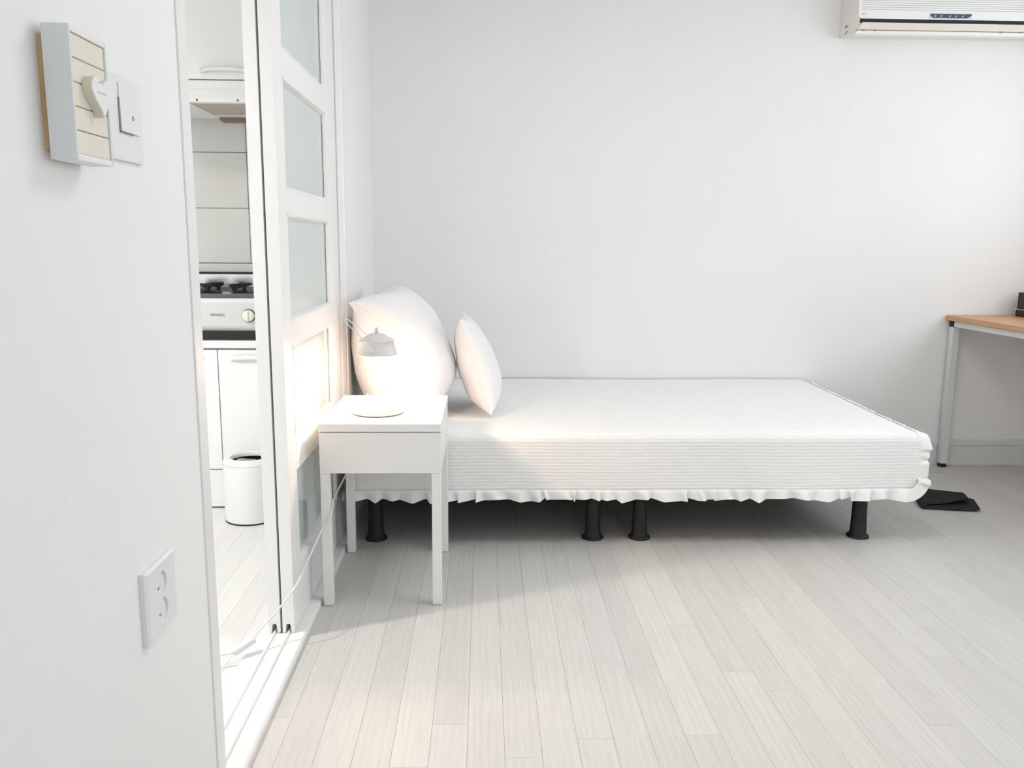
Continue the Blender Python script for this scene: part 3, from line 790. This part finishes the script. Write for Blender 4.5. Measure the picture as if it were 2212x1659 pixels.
lathe('finial', [(0.0, 0.242), (0.0075, 0.2425), (0.0045, 0.2455), (0.0040, 0.248), (0.0105, 0.2495), (0.0105, 0.2505), (0.0035, 0.2515), (0.0045, 0.2545), (0.0040, 0.2585), (0.0, 0.261)], (LX, LY, zs), M['enamel'], lamp, 20)
pz = NZ + 0.204
hx, hz = LX - 0.093, NZ + 0.292
hp = catmull([(LX + 0.001, LY - 0.0605, pz - 0.001), (LX - 0.006, LY - 0.0610, pz + 0.004), (LX - 0.03, LY - 0.056, pz + 0.030), (hx + 0.010, LY - 0.036, hz - 0.009), (hx, LY - 0.026, hz),
              (hx - 0.003, LY, hz + 0.003), (hx, LY + 0.026, hz), (hx + 0.010, LY + 0.036, hz - 0.009), (LX - 0.03, LY + 0.056, pz + 0.030), (LX - 0.006, LY + 0.0610, pz + 0.004), (LX + 0.001, LY + 0.0605, pz - 0.001)], 8)
tube('handle', hp, 0.0016, M['enamel'], lamp, 8)
for s in (-1, 1):
    disc_y('pivot', LX, pz - 0.001, LY + s * 0.0605 - 0.003, LY + s * 0.0605 + 0.003, 0.0032, M['enamel'], lamp, n=14)
BZ = NZ + 0.191
bm = bmesh.new()
prof = [(0.0, -0.024), (0.010, -0.022), (0.018, -0.014), (0.020, -0.004), (0.018, 0.006), (0.012, 0.018), (0.010, 0.026), (0.0, 0.026)]
bm_lathe(bm, prof, (LX + 0.0, LY, BZ), 20)
# the bulb hangs beside the stem, so it is open at its axis
bulb = finish('bulb', bm, glow('warm_bulb_glow', (1.0, 0.70, 0.50), LAMP_WATTS / 0.0050 / PI, True), lamp, True)

# power cord, round the front left leg and over the threshold, with its hand switch
cp = catmull([(LX - 0.03, LY + 0.072, NZ + 0.004), (LX - 0.07, NY1 - 0.05, NZ + 0.004), (LX - 0.075, NY1 + 0.008, NZ - 0.004), (LX - 0.08, NY1 + 0.008, 0.46), (-0.44, NY1 - 0.06, 0.395), (-0.445, 2.60, 0.36), (-0.4545, 2.462, 0.335),
              (-0.4545, 2.432, 0.315), (-0.460, 2.421, 0.290), (-0.478, 2.418, 0.262), (-0.490, 2.400, 0.239), (-0.501, 2.300, 0.206), (-0.515, 2.190, 0.169), (-0.545, 2.160, 0.130), (-0.570, 2.145, 0.102), (-0.600, 2.115, 0.074), (-0.613, 2.102, 0.056)], 8)
cord = tube('power_cord', cp, 0.0026, M['cord'], lamp, 8)
sw0, sw1 = Vector((-0.611, 2.103, 0.056)), Vector((-0.656, 2.062, 0.037))
def oriented_box(name, p, q, w, h, m, parent, bev):
    d = q - p; l = d.length; t = d.normalized(); s = t.cross(Vector((0, 0, 1))).normalized(); u = s.cross(t)
    bm = bmesh.new(); bm_box(bm, -l / 2, l / 2, -w / 2, w / 2, -h / 2, h / 2, bev)
    R = Matrix((t, s, u)).transposed().to_4x4(); R.translation = (p + q) / 2
    bmesh.ops.transform(bm, matrix=R, verts=bm.verts)
    return finish(name, bm, m, parent)
oriented_box('cord_switch', sw0, sw1, 0.020, 0.016, M['cordswitch'], cord, 0.004)
tube('cord_tail', catmull([sw1, (-0.690, 2.050, 0.036), (-0.735, 2.020, 0.030), (-0.80, 1.98, 0.012), (-0.95, 1.90, 0.003), (-1.20, 1.75, 0.003)], 8), 0.0026, M['cord'], cord, 8)

# ================================================================== AIR CONDITIONER
AX0, AX1 = 1.668, 2.600
ac = thing('air_conditioner', ((AX0 + AX1) / 2, YB, 2.04), 'ivory split air conditioner high on the back wall', 'air conditioner')
fy = 3.940
def ac_profile(inset):
    yf = fy + inset
    return [(YB, 2.066), (yf + 0.030, 2.056), (yf + 0.012, 2.056), (yf + 0.004, 2.060), (yf + 0.004, 2.076), (yf, 2.115), (yf - 0.002, 2.17), (yf, 2.28), (yf + 0.015, 2.325), (yf + 0.04, 2.340), (YB, 2.340)]
bm = bmesh.new()
seq = [(0.0, 0.080), (0.003, 0.066), (0.006, 0.050), (0.010, 0.030), (0.014, 0.014), (0.019, 0.004), (0.026, 0.0)]
loops = [(AX0 + d, i) for d, i in seq] + [(AX1 - d, i) for d, i in seq[::-1]]
rings = [[bm.verts.new((x, y, z)) for y, z in ac_profile(i)] for x, i in loops]
for A, B in zip(rings, rings[1:]):
    for k in range(len(A)): bm.faces.new((A[k], A[(k + 1) % len(A)], B[(k + 1) % len(A)], B[k]))
bm.faces.new(rings[0]); bm.faces.new(rings[-1][::-1])
o = finish('body', bm, M['acbody'], ac); smooth_by_angle(o, 35)
# front panel with rounded lower corners
def rounded(x0, x1, z0, z1, r, n=6):
    pts = []
    for cx, cz, a0 in ((x0 + r, z0 + r, PI), (x1 - r, z0 + r, 1.5 * PI)):
        for k in range(n + 1):
            a = a0 + k / n * PI / 2; pts.append((cx + r * math.cos(a), cz + r * math.sin(a)))
    return pts + [(x1, z1), (x0, z1)]
fp = extrude('front_panel', rounded(1.690, 2.610, 2.1170, 2.280, 0.018), 'y', fy - 0.009, fy + 0.004, M['acpanel'], ac)
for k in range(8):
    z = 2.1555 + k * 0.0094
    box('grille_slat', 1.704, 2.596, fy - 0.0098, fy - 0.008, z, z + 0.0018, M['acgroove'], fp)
box('outlet_gap', 1.702, 2.565, fy - 0.006, fy + 0.02, 2.1015, 2.1165, M['black'], ac)
lv = extrude('louver', [(1.690, 2.0700), (2.555, 2.0700), (2.575, 2.1010), (1.712, 2.1010)], 'y', fy - 0.008, fy + 0.006, M['aclouver'], ac)
boxes('louver_slit', [(1.688, 2.560, fy - 0.0045, fy + 0.006, 2.0675, 2.0700)], M['brown'], ac)
for sx in (1.712, 1.765, 2.35, 2.44):
    box('louver_tab', sx, sx + 0.012, fy - 0.0085, fy, 2.0660, 2.0700, M['brown'], lv)
extrude('lower_lip', [(1.684, 2.0525), (2.590, 2.0525), (2.585, 2.0675), (1.690, 2.0675)], 'y', fy - 0.003, fy + 0.03, M['acpanel'], ac)
dp = extrude('display', [(2.028, 2.1235), (2.185, 2.1235), (2.206, 2.1295), (2.210, 2.1415), (2.018, 2.1415), (2.020, 2.1295)], 'y', fy - 0.0115, fy - 0.008, M['display'], ac)
for sx in (2.036, 2.065, 2.105, 2.133, 2.163):
    extrude('display_symbol', [(sx, 2.1290), (sx + 0.005, 2.1280), (sx + 0.010, 2.1355), (sx + 0.004, 2.1345)], 'y', fy - 0.0120, fy - 0.0114, M['symbol'], dp)
extrude('display_corner', [(2.015, 2.1210), (2.032, 2.1225), (2.018, 2.1325)], 'y', fy - 0.0118, fy - 0.009, M['greyprint'], dp)
extrude('display_corner', [(2.186, 2.1215), (2.206, 2.1220), (2.210, 2.1370)], 'y', fy - 0.0118, fy - 0.009, M['symbol'], dp)
text('maker_lettering', 'LG', 0.0105, (1.722, fy - 0.0098, 2.1350), M['greyprint'], ac)
disc_y('maker_badge', 1.7105, 2.1350, fy - 0.0098, fy - 0.008, 0.0042, M['greyprint'], ac, n=20)
for pts in ([(1.6675, 4.020, 2.096), (1.6675, 4.005, 2.105), (1.668, 3.992, 2.092)], [(1.6675, 4.015, 2.066), (1.6675, 3.990, 2.077)]):
    tube('clip_slot', pts, 0.0012, M['black'], ac, n=5)

# ================================================================== DESK
DX0, DX1, DY0, DY1 = 2.300, XR - 0.005, 2.86, YB - 0.004
dk = thing('desk', ((DX0 + DX1) / 2, (DY0 + DY1) / 2, 0), 'beech-topped desk with pale steel frame at the right edge', 'desk')
box('desktop', DX0, DX1, DY0, DY1, 0.742, 0.768, M['deskwood'], dk, 0.003)
for lx in (DX0 + 0.014, DX1 - 0.050):
    for ly in (DY0 + 0.02, DY1 - 0.050):
        lg = box('leg', lx, lx + 0.036, ly, ly + 0.036, 0.018, 0.712, M['steel'], dk, 0.003)
        box('corner_plug', lx, lx + 0.036, ly, ly + 0.036, 0.712, 0.7415, M['black'], lg, 0.002)
        lathe('foot', [(0.0, 0.0), (0.020, 0.0), (0.020, 0.010), (0.012, 0.018), (0.0, 0.018)], (lx + 0.018, ly + 0.018, 0), M['black'], lg, 20)
for lx in (DX0 + 0.016, DX1 - 0.048):
    box('side_rail', lx, lx + 0.032, DY0 + 0.056, DY1 - 0.050, 0.713, 0.741, M['steel'], dk, 0.003)
for ly in (DY0 + 0.022, DY1 - 0.048):
    box('end_rail', DX0 + 0.050, DX1 - 0.050, ly, ly + 0.032, 0.713, 0.741, M['steel'], dk, 0.003)

sb = thing('storage_box', (2.70, 3.93, 0.768), 'dark brown box at the right picture edge on the desk', 'box')
box('box_body', 2.616, 2.80, 3.86, 4.02, 0.768, 0.800, M['darkbox'], sb, 0.003)
box('box_rim', 2.611, 2.805, 3.855, 4.025, 0.8003, 0.8035, M['greyprint'], sb, 0.001)
box('box_lid', 2.619, 2.797, 3.863, 4.017, 0.804, 0.885, M['darkbox'], sb, 0.004)

# ================================================================== TOWEL
def towel_layer(bm, corners, hfun, th, nu=26, nv=18):
    (a, b, c, d) = [Vector(p + (0,)) for p in corners]
    top, bot = [], []
    for j in range(nv + 1):
        v = j / nv; rt, rb = [], []
        for i in range(nu + 1):
            u = i / nu
            p = (a * (1 - u) + b * u) * (1 - v) + (d * (1 - u) + c * u) * v
            h, dx, dy = hfun(u, v)
            p = p + Vector((dx, dy, 0))
            e = min(u, 1 - u, v, 1 - v); rr = th * (0.35 + 0.65 * min(1, e * 14) ** 0.5)
            jz = 0.0012 * noise.noise((u * 30, v * 30, 2))
            rt.append(bm.verts.new((p.x, p.y, h + (th + rr) / 2 + jz))); rb.append(bm.verts.new((p.x, p.y, max(0.0003, h + (th - rr) / 2))))
        top.append(rt); bot.append(rb)
    for j in range(nv):
        for i in range(nu):
            bm.faces.new((top[j][i], top[j][i + 1], top[j + 1][i + 1], top[j + 1][i]))
            bm.faces.new((bot[j][i], bot[j + 1][i], bot[j + 1][i + 1], bot[j][i + 1]))
    for i in range(nu):
        bm.faces.new((bot[0][i], bot[0][i + 1], top[0][i + 1], top[0][i])); bm.faces.new((top[nv][i], top[nv][i + 1], bot[nv][i + 1], bot[nv][i]))
    for j in range(nv):
        bm.faces.new((top[j][0], top[j + 1][0], bot[j + 1][0], bot[j][0])); bm.faces.new((bot[j][nu], bot[j + 1][nu], top[j + 1][nu], top[j][nu]))
bm = bmesh.new()
towel_layer(bm, [(1.868, 3.345), (2.088, 3.300), (2.150, 3.450), (1.950, 3.610)],
            lambda u, v: (0.001 + 0.020 * max(0, u - 0.72) * (1 - v), 0, 0), 0.014)
towel_layer(bm, [(1.872, 3.350), (2.070, 3.352), (2.110, 3.450), (1.952, 3.608)],
            lambda u, v: (0.0155 + 0.034 * max(0, u - 0.30) ** 1.4 * (1 - 0.5 * v), 0, 0.012 * u), 0.014)
# the rounded fold that joins both layers on the left
fa, fb = Vector((1.873, 3.352, 0.0155)), Vector((1.955, 3.604, 0.0155))
bm_tube(bm, [fa.lerp(fb, k / 10) for k in range(11)], 0.0142, 10)
tw = finish('towel', bm, M['towel'], None, True); smooth_by_angle(tw, 60)
tag(tw, 'folded charcoal grey towel on the floor at the bed foot', 'towel')

# ================================================================== THINGS ON THE LEFT WALL
# wooden box with slatted front and a heart
QY0, QY1, QZ0, QZ1 = 1.052, 1.152, 1.197, 1.353
XF = -0.489; XB = -0.521
wbx = thing('heart_wall_box', (XL, (QY0 + QY1) / 2, QZ0), 'shallow cream slatted wall box with a white heart', 'wall box')
box('backing_board', XL, XB, QY0 + 0.006, QY1 - 0.006, QZ0 + 0.012, QZ1 - 0.012, M['rawwood'], wbx)
box('side_board', XB, XF, QY0, QY0 + 0.0045, QZ0, QZ1, M['boxshade'], wbx, 0.0006)
box('side_board', XB, XF, QY1 - 0.0045, QY1, QZ0, QZ1, M['boxshade'], wbx, 0.0006)
box('end_board', XB, XF, QY0 + 0.0045, QY1 - 0.0045, QZ0, QZ0 + 0.0075, M['heart'], wbx, 0.0006)
box('end_board', XB, XF, QY0 + 0.0045, QY1 - 0.0045, QZ1 - 0.0075, QZ1, M['heart'], wbx, 0.0006)
sz = (QZ1 - QZ0 - 0.015) / 5
for k in range(5):
    z = QZ0 + 0.0075 + k * sz
    box('slat', XB + 0.004, XF - 0.0022, QY0 + 0.0046, QY1 - 0.0046, z + 0.0005, z + sz - 0.0005, M['cream'], wbx, 0.0009, 1)
hpts = []
for k in range(48):
    t = 2 * PI * k / 48
    hy = 16 * math.sin(t) ** 3; hzv = 13 * math.cos(t) - 5 * math.cos(2 * t) - 2 * math.cos(3 * t) - math.cos(4 * t)
    hpts.append((1.111 + hy * 0.00185, 1.2815 + hzv * 0.00165))
extrude('heart_edge', hpts, 'x', XF - 0.002, XF + 0.009, M['heartside'], wbx)
hf = extrude('heart', hpts, 'x', XF + 0.009, XF + 0.0105, M['heart'], wbx)
for (ya, za, w) in ((1.094, 1.2825, 0.011), (1.107, 1.2825, 0.010), (1.100, 1.2950, 0.005)):
    pts = [(XF + 0.0106, ya + w * k / 8, za + 0.0012 * math.sin(k * 2.3 + ya * 50)) for k in range(9)]
    tube('script_lettering', pts, 0.00035, M['greyprint'], hf, n=5)

# light switch behind it
ws = thing('light_switch', (XL, 1.27, 1.216), 'flush white light switch plate beside the heart box', 'switch')
box('plate', XL, XL + 0.006, 1.175, 1.345, 1.216, 1.336, M['switch'], ws, 0.002)
box('rocker_gap', XL + 0.006, XL + 0.0064, 1.2625, 1.330, 1.2565, 1.325, M['socket'], ws)
rk = extrude('rocker', [(XL + 0.0064, 1.2575), (XL + 0.0090, 1.2575), (XL + 0.0075, 1.325), (XL + 0.0064, 1.325)], 'y', 1.2635, 1.330, M['switch'], ws)
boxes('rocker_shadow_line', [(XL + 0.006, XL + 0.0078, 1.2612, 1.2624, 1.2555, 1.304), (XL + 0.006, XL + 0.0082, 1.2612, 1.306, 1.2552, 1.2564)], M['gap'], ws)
bm = bmesh.new()
ring = [(XL + 0.0088, 1.305 + 0.0030 * math.cos(2 * PI * k / 16), 1.280 + 0.0030 * math.sin(2 * PI * k / 16)) for k in range(16)]
bm_tube(bm, ring, 0.0005, 5, True); finish('indicator_ring', bm, M['gap'], rk)

# power outlet
po_ = thing('wall_outlet', (XL, 1.30, 0.475), 'white double round socket outlet low on the left wall', 'outlet')
PY0, PY1, PZ0, PZ1 = 1.232, 1.352, 0.474, 0.594
def ring_yz(c, r, x, n): return [(x, c[0] + r * math.cos(2 * PI * k / n), c[1] + r * math.sin(2 * PI * k / n)) for k in range(n)]
xo = XL + 0.0115
# plate as a loft, with real round recesses
bm = bmesh.new()
bm_box(bm, XL, xo - 0.0035, PY0, PY1, PZ0, PZ1, 0.0)
bm2 = [(PY0 + 0.000, PZ0 + 0.000), (PY1, PZ0), (PY1, PZ1), (PY0, PZ1)]
c1, c2 = (1.292, 0.5565), (1.292, 0.5115)
finish('mounting_box', bm, M['switch'], po_)
import itertools
def plate_with_holes():
    bm = bmesh.new(); r = 0.0195; nseg = 32
    def face_grid(xv):
        return None
    # three columns of quads around each round opening
    out = []
    cells = [(PZ0 + 0.004, 0.534, c2), (0.534, PZ1 - 0.004, c1)]
    y0, y1 = PY0 + 0.006, PY1 - 0.004
    for z0, z1, c in cells:
        circ = [bm.verts.new((xo, c[0] + r * math.cos(2 * PI * k / nseg), c[1] + r * math.sin(2 * PI * k / nseg))) for k in range(nseg)]
        sq = []
        for k in range(nseg):
            a = 2 * PI * k / nseg; ca, sa = math.cos(a), math.sin(a)
            ty = ((y1 - c[0]) if ca > 0 else (c[0] - y0)) / max(1e-6, abs(ca)); tz = ((z1 - c[1]) if sa > 0 else (c[1] - z0)) / max(1e-6, abs(sa))
            t = min(ty, tz); sq.append(bm.verts.new((xo, c[0] + t * ca, c[1] + t * sa)))
        inn = [bm.verts.new((xo - 0.0075, v.co.y, v.co.z)) for v in circ]
        for k in range(nseg):
            k2 = (k + 1) % nseg
            bm.faces.new((circ[k], circ[k2], sq[k2], sq[k])); bm.faces.new((inn[k], inn[k2], circ[k2], circ[k]))
        corners = [bm.verts.new((xo, y, z)) for y, z in ((y1, z1), (y0, z1), (y0, z0), (y1, z0))]
        for k in range(nseg):
            p, q = sq[k], sq[(k + 1) % nseg]
            if abs(p.co.y - q.co.y) > 1e-5 and abs(p.co.z - q.co.z) > 1e-5:
                cc = min(corners, key=lambda w: (w.co - (p.co + q.co) / 2).length)
                bm.faces.new((p, q, cc))
    # sloped rim
    o = [(y0, PZ0 + 0.004), (y1, PZ0 + 0.004), (y1, PZ1 - 0.004), (y0, PZ1 - 0.004)]
    e = [(PY0, PZ0), (PY1, PZ0), (PY1, PZ1), (PY0, PZ1)]
    A = [bm.verts.new((xo, *p)) for p in o]; B = [bm.verts.new((xo - 0.0035, *p)) for p in e]
    for k in range(4): bm.faces.new((A[k], A[(k + 1) % 4], B[(k + 1) % 4], B[k]))
    me = bpy.data.meshes.new('plate'); 
    return bm
pb = plate_with_holes()
finish('plate', pb, M['switch'], po_)
for c in (c1, c2):
    bm = bmesh.new()
    rg = [bm.verts.new(p) for p in ring_yz(c, 0.0193, xo - 0.0050, 32)]; rg2 = [bm.verts.new(p) for p in ring_yz(c, 0.0172, xo - 0.0051, 32)]
    for k in range(32): bm.faces.new((rg[k], rg[(k + 1) % 32], rg2[(k + 1) % 32], rg2[k]))
    rg3 = [bm.verts.new(p) for p in ring_yz(c, 0.0170, xo - 0.0062, 32)]
    for k in range(32): bm.faces.new((rg2[k], rg2[(k + 1) % 32], rg3[(k + 1) % 32], rg3[k]))
    bm.faces.new(rg3)
    so = finish('socket_cup', bm, M['socket'], po_)
    for s in (-1,):
        box('earth_clip', xo - 0.0062, xo - 0.0032, c[0] + s * 0.0095 - 0.006, c[0] + s * 0.0095 + 0.006, c[1] - 0.0085, c[1] - 0.0050, M['brass'], so)
